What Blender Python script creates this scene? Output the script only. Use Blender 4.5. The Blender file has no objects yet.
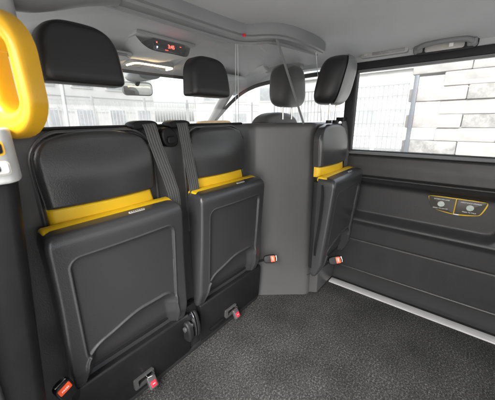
import bpy, bmesh, math, random
from mathutils import Vector, Matrix, Euler
from mathutils import noise as mnoise
random.seed(7)
SC = bpy.context.scene
COL = SC.collection
R_ = math.radians

# ------------------------------------------------------------------ camera
RX = Vector((0.63822427, -0.22978591, 0.73475725))     # van's X (to the right side) in camera axes
RY = Vector((-0.76973022, -0.17359831, 0.61431182))    # van's Y (forward)
RZ = Vector((-0.01360758, -0.95763357, -0.28766782))   # up
H = 1.08
camd = bpy.data.cameras.new('camera')
cam = bpy.data.objects.new('camera', camd)
COL.objects.link(cam)
right = Vector((RX[0], RY[0], RZ[0])); down = Vector((RX[1], RY[1], RZ[1])); fwd = Vector((RX[2], RY[2], RZ[2]))
m = Matrix.Identity(4)
for i in range(3):
    m[i][0] = right[i]; m[i][1] = -down[i]; m[i][2] = -fwd[i]
m[2][3] = H
cam.matrix_world = m
camd.sensor_width = 36
camd.lens = 36 * 265.4 / 495
camd.clip_start = 0.02
camd.dof.use_dof = True; camd.dof.focus_distance = 1.25; camd.dof.aperture_fstop = 4.5
camd.clip_end = 2000
SC.camera = cam

# ------------------------------------------------------------------ materials
def nt(name):
    m = bpy.data.materials.new(name); m.use_nodes = True
    t = m.node_tree; b = t.nodes['Principled BSDF']
    return m, t, b
def N(t, typ, **kw):
    n = t.nodes.new(typ)
    for k, v in kw.items():
        if k in n.inputs: n.inputs[k].default_value = v
        else: setattr(n, k, v)
    return n
def obco(t, scale=(1, 1, 1)):
    c = N(t, 'ShaderNodeTexCoord'); mp = N(t, 'ShaderNodeMapping'); mp.inputs['Scale'].default_value = scale
    t.links.new(c.outputs['Object'], mp.inputs['Vector']); return mp.outputs['Vector']
def mat(name, col, rough=.5, var=.15, vscale=6, bump=0, bscale=600, kind='noise', spec=.5, coat=0, metal=0, sheen=0, rvar=.08, emis=None, stretch=(1, 1, 1)):
    m, t, b = nt(name)
    v = obco(t, stretch)
    n1 = N(t, 'ShaderNodeTexNoise', Scale=vscale, Detail=5.0, Roughness=.6)
    t.links.new(v, n1.inputs['Vector'])
    cr = N(t, 'ShaderNodeMapRange'); cr.inputs['From Min'].default_value = .3; cr.inputs['From Max'].default_value = .7
    cr.inputs['To Min'].default_value = 1 - var; cr.inputs['To Max'].default_value = 1 + var
    t.links.new(n1.outputs['Fac'], cr.inputs['Value'])
    mx = N(t, 'ShaderNodeVectorMath', operation='SCALE'); mx.inputs[0].default_value = col[:3]
    t.links.new(cr.outputs['Result'], mx.inputs['Scale'])
    t.links.new(mx.outputs['Vector'], b.inputs['Base Color'])
    rr = N(t, 'ShaderNodeMapRange'); rr.inputs['From Min'].default_value = .3; rr.inputs['From Max'].default_value = .7
    rr.inputs['To Min'].default_value = max(0, rough - rvar); rr.inputs['To Max'].default_value = min(1, rough + rvar)
    n2 = N(t, 'ShaderNodeTexNoise', Scale=vscale * 4, Detail=6.0, Roughness=.7)
    t.links.new(v, n2.inputs['Vector'])
    t.links.new(n2.outputs['Fac'], rr.inputs['Value']); t.links.new(rr.outputs['Result'], b.inputs['Roughness'])
    b.inputs['Specular IOR Level'].default_value = spec
    b.inputs['Coat Weight'].default_value = coat; b.inputs['Metallic'].default_value = metal
    b.inputs['Sheen Weight'].default_value = sheen
    if bump:
        if kind == 'voronoi':
            n3 = N(t, 'ShaderNodeTexVoronoi', Scale=bscale, feature='DISTANCE_TO_EDGE'); out = n3.outputs['Distance']
        elif kind == 'wave':
            n3 = N(t, 'ShaderNodeTexWave', Scale=bscale, Distortion=.3); out = n3.outputs['Fac']
        else:
            n3 = N(t, 'ShaderNodeTexNoise', Scale=bscale, Detail=3.0); out = n3.outputs['Fac']
        t.links.new(v, n3.inputs['Vector'])
        bp = N(t, 'ShaderNodeBump', Strength=bump, Distance=.001)
        t.links.new(out, bp.inputs['Height']); t.links.new(bp.outputs['Normal'], b.inputs['Normal'])
    if emis:
        b.inputs['Emission Color'].default_value = (*emis[:3], 1); b.inputs['Emission Strength'].default_value = emis[3]
    return m
M = {}
M['shell'] = mat('shell_plastic', (.036, .0365, .038), .30, .04, 3, .55, 330, rvar=.012, spec=.6)
M['bulk'] = mat('bulkhead_plastic', (.066, .066, .067), .32, .04, 4, .5, 400, rvar=.012, spec=.6)
M['dark'] = mat('dark_plastic', (.011, .011, .012), .5, .15, 6, .3, 800, spec=.3)
M['door'] = mat('door_plastic', (.025, .025, .0255), .36, .06, 4, .6, 400)
M['leather'] = mat('black_leather', (.036, .036, .037), .29, .02, 3, .55, 300, spec=.65, rvar=.008)
M['padleather'] = mat('pad_leather', (.014, .014, .015), .42, .08, 4, .4, 420, 'voronoi', rvar=.03)
M['sheen_grey'] = mat('sheen_grey_leather', (.17, .175, .18), .36, .08, 5, .3, 420, 'voronoi')  # black leather painted paler to stand for window sheen
M['yellow_l'] = mat('yellow_leather', (.78, .49, .014), .42, .05, 7, .4, 420, 'voronoi')
M['yellow_p'] = mat('yellow_plastic', (.74, .405, .016), .34, .06, 9, .15, 500, coat=.2)
M['liner'] = mat('headliner', (.47, .48, .49), .9, .04, 5, .6, 900, spec=.2)
M['trim'] = mat('light_trim', (.34, .345, .34), .55, .04, 5, .2, 700)
M['rail'] = mat('rail_grey', (.19, .195, .20), .5, .06, 5, .2, 700)
M['white'] = mat('white_trim', (.72, .73, .72), .4, .03, 5, .1, 600)
M['black'] = mat('black_satin', (.006, .006, .007), .55, .1, 8, .1, 600, spec=.3)
M['rubber'] = mat('black_rubber', (.012, .012, .013), .65, .15, 9, .2, 500)
M['chrome'] = mat('bright_metal', (.75, .75, .76), .18, .03, 6, 0, metal=1)
M['alu'] = mat('aluminium_strip', (.42, .42, .415), .4, .12, 10, .25, 300, metal=.2, stretch=(8, 1, 1))
M['orange'] = mat('orange_button', (.75, .09, .025), .4, .04, 8)
M['red'] = mat('red_button', (.75, .02, .04), .35, .04, 8)
M['badge'] = mat('badge_grey', (.42, .41, .38), .4, .05, 8)
M['print'] = mat('white_print', (.8, .8, .78), .5, .02, 8)
M['steelgrey'] = mat('grey_metal', (.07, .07, .07), .4, .1, 9, .1, 300, metal=.3)
M['display'] = mat('dark_display', (.006, .006, .008), .12, .05, 8, coat=.5)
M['led_red'] = mat('red_led', (.3, 0, 0), .5, emis=(1, .03, .02, 3.5))
M['led_blue'] = mat('blue_led', (.1, .1, .4), .5, emis=(.25, .3, 1, 3.0))
M['led_warm'] = mat('warm_led', (.8, .6, .3), .5, emis=(1, .72, .38, 9))
M['lens'] = mat('lamp_lens', (.22, .22, .22), .25, .05, 8, .8, 120, 'wave')
M['grille'] = mat('intercom_grey', (.07, .065, .055), .45, .05, 8)
M['mesh_grey'] = mat('speaker_mesh', (.50, .56, .52), .6, .25, 250, .5, 900)
M['block'] = mat('concrete_block', (.20, .198, .194), .9, .30, 1.6, .5, 30)
M['render'] = mat('pale_render', (.34, .34, .338), .9, .16, .6, .3, 20)
M['greymet'] = mat('pale_grey_paint', (.22, .225, .23), .6, .08, 1)
M['bluemet'] = mat('blue_grey_paint', (.06, .068, .08), .5, .1, 2)
M['fencepaint'] = mat('fence_paint', (.15, .155, .16), .6, .1, 1)
M['winglass'] = mat('window_dark', (.19, .20, .21), .25, .3, .4)
M['roofgrey'] = mat('pale_roof', (.3, .3, .3), .8, .06, 1)

# webbing: ribs run along the belt (UV u across)
m_, t, b = nt('belt_webbing')
uv = N(t, 'ShaderNodeTexCoord'); sp = N(t, 'ShaderNodeSeparateXYZ'); t.links.new(uv.outputs['UV'], sp.inputs[0])
s1 = N(t, 'ShaderNodeMath', operation='MULTIPLY'); s1.inputs[1].default_value = 6.2832 * 5; t.links.new(sp.outputs['X'], s1.inputs[0])
s2 = N(t, 'ShaderNodeMath', operation='SINE'); t.links.new(s1.outputs[0], s2.inputs[0])
w1 = N(t, 'ShaderNodeMath', operation='MULTIPLY'); w1.inputs[1].default_value = 900; t.links.new(sp.outputs['Y'], w1.inputs[0])
w2 = N(t, 'ShaderNodeMath', operation='SINE'); t.links.new(w1.outputs[0], w2.inputs[0])
ad = N(t, 'ShaderNodeMath', operation='MULTIPLY_ADD'); ad.inputs[1].default_value = .12
t.links.new(w2.outputs[0], ad.inputs[0]); t.links.new(s2.outputs[0], ad.inputs[2])
cr = N(t, 'ShaderNodeMapRange'); cr.inputs['From Min'].default_value = -1; cr.inputs['From Max'].default_value = 1
cr.inputs['To Min'].default_value = .055; cr.inputs['To Max'].default_value = .085; t.links.new(ad.outputs[0], cr.inputs['Value'])
t.links.new(cr.outputs[0], b.inputs['Base Color']); b.inputs['Roughness'].default_value = .5; b.inputs['Sheen Weight'].default_value = .1
bp = N(t, 'ShaderNodeBump', Strength=.6, Distance=.0012); t.links.new(ad.outputs[0], bp.inputs['Height']); t.links.new(bp.outputs[0], b.inputs['Normal'])
M['webbing'] = m_

# carpet
m_, t, b = nt('loop_carpet')
v = obco(t)
a1 = N(t, 'ShaderNodeTexNoise', Scale=330.0, Detail=4.0, Roughness=.75); t.links.new(v, a1.inputs['Vector'])
a2 = N(t, 'ShaderNodeTexNoise', Scale=130.0, Detail=3.0, Roughness=.7); t.links.new(v, a2.inputs['Vector'])
a3 = N(t, 'ShaderNodeTexNoise', Scale=5.0, Detail=3.0); t.links.new(v, a3.inputs['Vector'])
mm = N(t, 'ShaderNodeMath', operation='MULTIPLY_ADD'); mm.inputs[1].default_value = .50; t.links.new(a1.outputs['Fac'], mm.inputs[0])
m3 = N(t, 'ShaderNodeMath', operation='MULTIPLY'); m3.inputs[1].default_value = .50; t.links.new(a2.outputs['Fac'], m3.inputs[0]); t.links.new(m3.outputs[0], mm.inputs[2])
rp = N(t, 'ShaderNodeValToRGB'); e = rp.color_ramp.elements
e[0].position = .40; e[0].color = (.014, .014, .014, 1); e[1].position = .64; e[1].color = (.20, .20, .195, 1)
k = e.new(.52); k.color = (.045, .045, .044, 1)
t.links.new(mm.outputs[0], rp.inputs['Fac'])
sc_ = N(t, 'ShaderNodeMapRange'); sc_.inputs['From Min'].default_value = .3; sc_.inputs['From Max'].default_value = .7; sc_.inputs['To Min'].default_value = .55; sc_.inputs['To Max'].default_value = 1.0
t.links.new(a3.outputs['Fac'], sc_.inputs['Value'])
vm = N(t, 'ShaderNodeVectorMath', operation='SCALE'); t.links.new(rp.outputs['Color'], vm.inputs[0]); t.links.new(sc_.outputs[0], vm.inputs['Scale'])
t.links.new(vm.outputs[0], b.inputs['Base Color']); b.inputs['Roughness'].default_value = .95; b.inputs['Specular IOR Level'].default_value = .15
bp = N(t, 'ShaderNodeBump', Strength=1.0, Distance=.004); t.links.new(mm.outputs[0], bp.inputs['Height']); t.links.new(bp.outputs[0], b.inputs['Normal'])
M['carpet'] = m_

def glass_mat(name, tint, ior=1.45, boost=1.0, base=.06, refl_haze=0):
    m = bpy.data.materials.new(name); m.use_nodes = True; t = m.node_tree
    for n in list(t.nodes): t.nodes.remove(n)
    o = N(t, 'ShaderNodeOutputMaterial'); mix = N(t, 'ShaderNodeMixShader')
    tr = N(t, 'ShaderNodeBsdfTransparent'); tr.inputs['Color'].default_value = (*tint, 1)
    gl = N(t, 'ShaderNodeBsdfGlossy'); gl.inputs['Roughness'].default_value = .0
    lw = N(t, 'ShaderNodeLayerWeight', Blend=.5)
    p5 = N(t, 'ShaderNodeMath', operation='POWER'); p5.inputs[1].default_value = 5; t.links.new(lw.outputs['Facing'], p5.inputs[0])
    fr = N(t, 'ShaderNodeMath', operation='MULTIPLY_ADD'); fr.inputs[1].default_value = .93; fr.inputs[2].default_value = base; t.links.new(p5.outputs[0], fr.inputs[0])
    mu = N(t, 'ShaderNodeMath', operation='MULTIPLY'); mu.inputs[1].default_value = boost; mu.use_clamp = True
    t.links.new(fr.outputs[0], mu.inputs[0]); t.links.new(mu.outputs[0], mix.inputs[0])
    t.links.new(tr.outputs[0], mix.inputs[1]); t.links.new(gl.outputs[0], mix.inputs[2])
    if refl_haze:  # pale diffuse veil painted in for reflections on the acrylic
        df = N(t, 'ShaderNodeBsdfDiffuse'); df.inputs['Color'].default_value = (.8, .82, .82, 1); m2 = N(t, 'ShaderNodeMixShader')
        v = obco(t); nz = N(t, 'ShaderNodeTexNoise', Scale=5.0, Detail=6.0); t.links.new(v, nz.inputs['Vector'])
        ml = N(t, 'ShaderNodeMath', operation='MULTIPLY'); ml.inputs[1].default_value = refl_haze * 2; t.links.new(nz.outputs['Fac'], ml.inputs[0]); t.links.new(ml.outputs[0], m2.inputs[0])
        t.links.new(mix.outputs[0], m2.inputs[1]); t.links.new(df.outputs[0], m2.inputs[2]); t.links.new(m2.outputs[0], o.inputs['Surface'])
    else: t.links.new(mix.outputs[0], o.inputs['Surface'])
    return m
M['glass'] = glass_mat('window_glass', (.93, .95, .94))
M['perspex'] = glass_mat('clear_acrylic', (.94, .945, .94), base=.11, refl_haze=.035)
M['perspex_edge'] = mat('acrylic_edge', (.62, .66, .65), .2, .03, 5)
M['mirror'] = mat('mirror_glass', (.85, .87, .88), .03, 0, 5, metal=1, rvar=0)

# ground outside
m_, t, b = nt('yard_paving'); v = obco(t)
n1 = N(t, 'ShaderNodeTexNoise', Scale=.8, Detail=8.0, Roughness=.65); t.links.new(v, n1.inputs['Vector'])
rp = N(t, 'ShaderNodeValToRGB'); rp.color_ramp.elements[0].position = .3; rp.color_ramp.elements[0].color = (.36, .357, .35, 1)
rp.color_ramp.elements[1].position = .7; rp.color_ramp.elements[1].color = (.47, .465, .455, 1)
t.links.new(n1.outputs['Fac'], rp.inputs[0]); t.links.new(rp.outputs[0], b.inputs['Base Color']); b.inputs['Roughness'].default_value = .9
M['ground'] = m_
# brick
m_, t, b = nt('red_brick'); c = N(t, 'ShaderNodeTexCoord'); mp = N(t, 'ShaderNodeMapping'); mp.inputs['Rotation'].default_value = (R_(90), 0, R_(90))
t.links.new(c.outputs['Object'], mp.inputs['Vector'])
br = N(t, 'ShaderNodeTexBrick', Scale=2.2); br.inputs['Color1'].default_value = (.42, .12, .07, 1); br.inputs['Color2'].default_value = (.55, .2, .12, 1); br.inputs['Mortar'].default_value = (.6, .58, .55, 1)
t.links.new(mp.outputs[0], br.inputs['Vector']); t.links.new(br.outputs['Color'], b.inputs['Base Color']); b.inputs['Roughness'].default_value = .9
M['brick'] = m_
# stained blocks
m_, t, b = nt('stained_block'); v = obco(t)
n1 = N(t, 'ShaderNodeTexNoise', Scale=2.2, Detail=9.0, Roughness=.75); t.links.new(v, n1.inputs['Vector'])
rp = N(t, 'ShaderNodeValToRGB'); rp.color_ramp.elements[0].position = .38; rp.color_ramp.elements[0].color = (.095, .095, .093, 1)
rp.color_ramp.elements[1].position = .62; rp.color_ramp.elements[1].color = (.21, .21, .205, 1)
t.links.new(n1.outputs['Fac'], rp.inputs[0]); t.links.new(rp.outputs[0], b.inputs['Base Color']); b.inputs['Roughness'].default_value = .95
M['stain'] = m_

# ------------------------------------------------------------------ helpers
def ob(name, me_or_bm, material, parent=None, smooth=True, loc=None, mtx=None, sharp=40):
    if isinstance(me_or_bm, bmesh.types.BMesh):
        me = bpy.data.meshes.new(name); bmesh.ops.recalc_face_normals(me_or_bm, faces=me_or_bm.faces[:]); me_or_bm.to_mesh(me); me_or_bm.free()
    else: me = me_or_bm
    if smooth:
        for p in me.polygons: p.use_smooth = True
        me.set_sharp_from_angle(angle=R_(sharp))
    o = bpy.data.objects.new(name, me); COL.objects.link(o)
    if isinstance(material, (list, tuple)):
        for x in material: me.materials.append(x)
    else: me.materials.append(material)
    if mtx is not None: o.matrix_basis = mtx
    if loc is not None: o.location = loc
    if parent is not None: o.parent = parent
    return o
def tag(o, label=None, cat=None, group=None, kind=None):
    if label: o['label'] = label
    if cat: o['category'] = cat
    if group: o['group'] = group
    if kind: o['kind'] = kind
    return o
def thing(name, label, cat, loc=(0, 0, 0), rz=0, group=None):
    o = bpy.data.objects.new(name, None); COL.objects.link(o); o.location = loc; o.rotation_euler = (0, 0, rz)
    o.empty_display_size = .1
    return tag(o, label, cat, group)
def copy_tree(o, parent=None, names=None):
    c = o.copy(); COL.objects.link(c); c.parent = parent
    for ch in [x for x in list(COL.objects) if x.parent == o]: copy_tree(ch, c)
    return c
def box(x0, x1, y0, y1, z0, z1, bev=.003, seg=2, bm=None):
    own = bm is None
    b2 = bmesh.new()
    vs = bmesh.ops.create_cube(b2, size=1)['verts']
    for v in vs:
        v.co = Vector(((x0 + x1) / 2 + v.co.x * (x1 - x0), (y0 + y1) / 2 + v.co.y * (y1 - y0), (z0 + z1) / 2 + v.co.z * (z1 - z0)))
    if bev: bmesh.ops.bevel(b2, geom=b2.edges[:], offset=bev, segments=seg, profile=.5, affect='EDGES')
    if own: return b2
    merge(bm, b2); return bm
def merge(bm, b2, mtx=None):
    if mtx is not None: b2.transform(mtx)
    me = bpy.data.meshes.new('tmp'); b2.to_mesh(me); bm.from_mesh(me); bpy.data.meshes.remove(me); b2.free()
def prism(pts, plane, a, b, bev=.003, seg=2, sharponly=True):
    """outline pts in a plane ('xz','yz','xy') extruded from a to b along the third axis"""
    bm = bmesh.new()
    def mk(p, c):
        if plane == 'xz': return Vector((p[0], c, p[1]))
        if plane == 'yz': return Vector((c, p[0], p[1]))
        return Vector((p[0], p[1], c))
    va = [bm.verts.new(mk(p, a)) for p in pts]; vb = [bm.verts.new(mk(p, b)) for p in pts]
    n = len(pts)
    bm.faces.new(va); bm.faces.new(vb[::-1])
    for i in range(n): bm.faces.new((va[i], vb[i], vb[(i + 1) % n], va[(i + 1) % n]))
    bmesh.ops.recalc_face_normals(bm, faces=bm.faces[:])
    if bev:
        cap = set(bm.verts)
        es = [e for e in bm.edges if len(e.link_faces) == 2 and e.calc_face_angle() > R_(35)]
        bmesh.ops.bevel(bm, geom=es, offset=bev, segments=seg, profile=.5, affect='EDGES', clamp_overlap=True)
    return bm
def roundrect(cx, cy, w, h, r, n=6):
    out = []
    for (sx, sy, a0) in ((1, 1, 0), (-1, 1, 90), (-1, -1, 180), (1, -1, 270)):
        for i in range(n + 1):
            a = R_(a0 + 90 * i / n)
            out.append((cx + sx * (w / 2 - r) + r * math.cos(a), cy + sy * (h / 2 - r) + r * math.sin(a)))
    return out
def smooth_poly(pts, it=2, closed=True):
    for _ in range(it):
        q = []
        n = len(pts)
        rng = range(n) if closed else range(n - 1)
        if not closed: q.append(pts[0])
        for i in rng:
            a = Vector(pts[i]); b = Vector(pts[(i + 1) % n])
            q.append(tuple(a * .75 + b * .25)); q.append(tuple(a * .25 + b * .75))
        if not closed: q.append(pts[-1])
        pts = q
    return pts
def sweep(path, prof, closed_prof=True, closed_path=False, up=Vector((0, 0, 1)), cap=True, bm=None, scale=None):
    """profile (a,b) along path: a = sideways, b = towards up"""
    own = bm is None
    if own: bm = bmesh.new()
    path = [Vector(p) for p in path]; n = len(path); rings = []
    for i, p in enumerate(path):
        if closed_path: d = path[(i + 1) % n] - path[i - 1]
        elif i == 0: d = path[1] - path[0]
        elif i == n - 1: d = path[-1] - path[-2]
        else: d = (path[i + 1] - p).normalized() + (p - path[i - 1]).normalized()
        d.normalize(); s = d.cross(up).normalized(); u = s.cross(d).normalized()
        k = scale(i / (n - 1)) if scale else 1
        rings.append([bm.verts.new(p + s * a * k + u * b_ * k) for a, b_ in prof])
    m_ = len(prof); L = n if closed_path else n - 1
    for i in range(L):
        r0 = rings[i]; r1 = rings[(i + 1) % n]
        for j in range(m_ if closed_prof else m_ - 1):
            bm.faces.new((r0[j], r0[(j + 1) % m_], r1[(j + 1) % m_], r1[j]))
    if cap and not closed_path and closed_prof:
        bm.faces.new(rings[0][::-1]); bm.faces.new(rings[-1])
    return bm
def circ(r, n=12, ry=None):
    ry = ry or r
    return [(r * math.cos(2 * math.pi * i / n), ry * math.sin(2 * math.pi * i / n)) for i in range(n)]
def ribbon(path, width_dir, w, th=.0018, name='webbing', parent=None, material=None):
    """belt webbing with uv: u across, v along (metres)"""
    path = [Vector(p) for p in path]; wd = Vector(width_dir).normalized()
    n = len(path); NS = 8
    bm = bmesh.new(); ul = bm.loops.layers.uv.new('UVMap'); rows = []; L = 0
    for i, p in enumerate(path):
        if i: L += (p - path[i - 1]).length
        d = (path[min(i + 1, n - 1)] - path[max(i - 1, 0)]).normalized()
        nn = d.cross(wd).normalized()
        rows.append(([bm.verts.new(p + wd * w * (j / NS - .5)) for j in range(NS + 1)], [bm.verts.new(p + wd * w * (j / NS - .5) + nn * th) for j in range(NS + 1)], L))
    def f(vs, uvs):
        fc = bm.faces.new(vs)
        for l, u in zip(fc.loops, uvs): l[ul].uv = u
    for i in range(n - 1):
        A, B, l0 = rows[i]; C, D, l1 = rows[i + 1]
        for j in range(NS):
            q = [(j / NS, l0), ((j + 1) / NS, l0), ((j + 1) / NS, l1), (j / NS, l1)]
            f((A[j], A[j + 1], C[j + 1], C[j]), q); f((B[j], B[j + 1], D[j + 1], D[j]), q)
        f((A[0], B[0], D[0], C[0]), [(0, l0)] * 4); f((A[-1], B[-1], D[-1], C[-1]), [(0, l0)] * 4)
    return ob(name, bm, material or M['webbing'], parent)
def sstep(a, b, x):
    t = max(0, min(1, (x - a) / (b - a))); return t * t * (3 - 2 * t)
def sdbox(x, y, cx, cy, hx, hy, r):
    qx = abs(x - cx) - hx + r; qy = abs(y - cy) - hy + r
    return math.hypot(max(qx, 0), max(qy, 0)) + min(max(qx, qy), 0) - r
def surf(fn, us, vs, close_back=None, bm=None):
    """grid of fn(u,v)->Vector; close_back(u_vertex)->Vector extrudes the border back"""
    bm = bm or bmesh.new()
    g = [[bm.verts.new(fn(u, v)) for u in us] for v in vs]
    for j in range(len(vs) - 1):
        for i in range(len(us) - 1):
            bm.faces.new((g[j][i], g[j][i + 1], g[j + 1][i + 1], g[j + 1][i]))
    if close_back:
        ring = [g[0][i] for i in range(len(us))] + [g[j][-1] for j in range(1, len(vs))] + [g[-1][i] for i in range(len(us) - 2, -1, -1)] + [g[j][0] for j in range(len(vs) - 2, 0, -1)]
        bk = [bm.verts.new(close_back(v.co)) for v in ring]; n = len(ring)
        for i in range(n): bm.faces.new((ring[i], bk[i], bk[(i + 1) % n], ring[(i + 1) % n]))
        bm.faces.new(bk)
    return bm
def dense(n, p=.6):
    """-1..1 concentrated near the ends"""
    out = []
    for i in range(n + 1):
        t = -1 + 2 * i / n
        out.append((1 - p) * t + p * math.sin(t * math.pi / 2))
    return out
def text(body, size, mtx, name, material, parent=None, ext=.0003):
    cu = bpy.data.curves.new(name, 'FONT'); cu.body = body; cu.size = size; cu.extrude = ext; cu.align_x = 'CENTER'; cu.align_y = 'CENTER'
    tmp = bpy.data.objects.new(name, cu); COL.objects.link(tmp)
    dg = bpy.context.evaluated_depsgraph_get(); me = bpy.data.meshes.new_from_object(tmp.evaluated_get(dg))
    bpy.data.objects.remove(tmp); bpy.data.curves.remove(cu)
    o = ob(name, me, material, parent, smooth=False); o.matrix_basis = mtx
    return o

# ------------------------------------------------------------------ setting of the cabin
fl = box(.02, 1.615, -1.9, .93, -.03, 0, 0)
tag(ob('floor', fl, M['carpet'], smooth=False), kind='structure')
ff = box(.0, 1.66, .96, 2.0, -.13, -.06, 0)
tag(ob('front_floor', ff, M['carpet'], smooth=False), kind='structure')

def ceil_z(x, y):
    z = 1.470
    e = max(0, x - 1.30) / .36; z -= .085 * e ** 2.2 if e > 0 else 0
    e = max(0, .25 - x) / .35; z -= .06 * e ** 2 if e > 0 else 0
    if y > .93: z -= (.115 if y > 1.5 else .115 * sstep(.85, 1.6, y)) * 1
    z += .006 * math.sin(y * 3.1 + 1.2) * sstep(.2, .5, x) * (1 - sstep(1.2, 1.5, x))
    return z
us = [-.12 + (1.665 + .12) * i / 70 for i in range(71)]
vs = [-1.9 + (1.52 + 1.9) * i / 90 for i in range(91)]
cb = surf(lambda u, v: Vector((u, v, ceil_z(u, v))), us, vs, close_back=lambda c: Vector((c.x, c.y, 1.56)))
tag(ob('ceiling', cb, M['liner'], sharp=60), kind='structure')

tag(ob('unseen_rear_wall', box(-.1, 1.7, -1.95, -1.90, -.1, .85, .005), M['dark']), kind='structure')  # unseen wall added to cut low light, its height set for reflections
rw = bmesh.new(); box(-.12, -.06, -1.9, -.75, -.1, .92, .005, bm=rw); box(-.12, -.06, -1.9, -.75, 1.34, 1.5, .005, bm=rw); box(-.12, -.06, -.85, -.75, .92, 1.34, .005, bm=rw); box(-.12, -.06, -.75, .9, 1.36, 1.5, .005, bm=rw)
tag(ob('unseen_side_wall', rw, M['door']), kind='structure')  # out of view, added so light comes mainly through the door opening
# ------------------------------------------------------------------ bulkhead
TOPZ = 1.064
bk = thing('bulkhead', 'dark grey moulded partition wall carrying the folded seats', 'partition', (0, 0, 0))
prof = [(.0, .921), (1.09, .921), (1.125, .919), (1.150, .908), (1.172, .880), (1.21, .835), (1.30, .730), (1.335, .685), (1.348, .668), (1.362, .657), (1.380, .652), (1.66, .645)]
prof = smooth_poly(prof, 2, closed=False)
b2 = bmesh.new()
zs = [(-.0, 0), (.9, 0), (TOPZ - .035, 0), (TOPZ - .022, .002), (TOPZ - .010, .007), (TOPZ - .003, .015), (TOPZ, .026), (TOPZ, .07), (TOPZ - .03, .075)]
rows = [[b2.verts.new((x, y + dy, z)) for x, y in prof] for z, dy in zs]
for j in range(len(rows) - 1):
    for i in range(len(prof) - 1): b2.faces.new((rows[j][i], rows[j][i + 1], rows[j + 1][i + 1], rows[j + 1][i]))
ext = [b2.verts.new((x, 1.0 if x < 1.15 else y + .075, 0)) for x, y in prof]
for i in range(len(prof) - 1): b2.faces.new((rows[-1][i], rows[-1][i + 1], ext[i + 1], ext[i]))
ob('panel', b2, M['bulk'], bk, sharp=50)
# kick panel under the two left seats
kp = prism([(.882, .0), (.868, .035), (.853, .205), (.853, .236), (.858, .243), (.918, .246), (.918, 0)], 'yz', .105, .596, .003)
ob('kick_panel', kp, M['dark'], bk)
kp = prism([(.882, .0), (.868, .035), (.853, .205), (.853, .236), (.858, .243), (.918, .246), (.918, 0)], 'yz', .662, 1.135, .003)
ob('kick_panel', kp, M['dark'], bk)
ob('hinge_well', box(.597, .661, .880, .918, .0, .26, .001), M['rubber'], bk)
b2 = box(.12, 1.12, .874, .886, .0, .028, .002)
ob('floor_gap', b2, M['rubber'], bk)
# surround ridges round the back rests
def arch(cx, w, z0, z1, r, yy):
    pts = [(cx - w, yy, z0), (cx - w, yy, z1 - r)]
    for i in range(1, 8): a = R_(90 * i / 8); pts.append((cx - w + r - r * math.cos(a), yy, z1 - r + r * math.sin(a)))
    pts += [(cx + w - r, yy, z1)]
    for i in range(1, 9): a = R_(90 * i / 8); pts.append((cx + w - r + r * math.sin(a), yy, z1 - r + r * math.cos(a)))
    pts.append((cx + w, yy, z0)); return pts
for cx in (.362, .872):
    b2 = sweep(arch(cx, .186, .60, 1.056, .09, .921), circ(.006, 10, .008), up=Vector((0, 1, 0)))
    ob('surround_ridge', b2, M['bulk'], bk)
# grab console between the two belts
ob('latch', prism(smooth_poly([(.588, 1.058), (.572, 1.035), (.580, 1.0), (.60, .985), (.635, .985), (.648, 1.005), (.640, 1.035), (.615, 1.058)], 2), 'xz', .885, .925, .008, 3), M['black'], bk)
ob('latch_knob', prism(roundrect(.607, 1.012, .034, .03, .012), 'xz', .872, .888, .005, 3), M['black'], bk)
# padded roll along the top at the left
b2 = sweep([(.12, .945, TOPZ - .002), (.3, .945, TOPZ), (.6, .945, TOPZ + .001), (.9, .945, TOPZ), (1.08, .943, TOPZ)], circ(.014, 10, .006))
ob('top_seal', b2, M['rubber'], bk)

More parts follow.
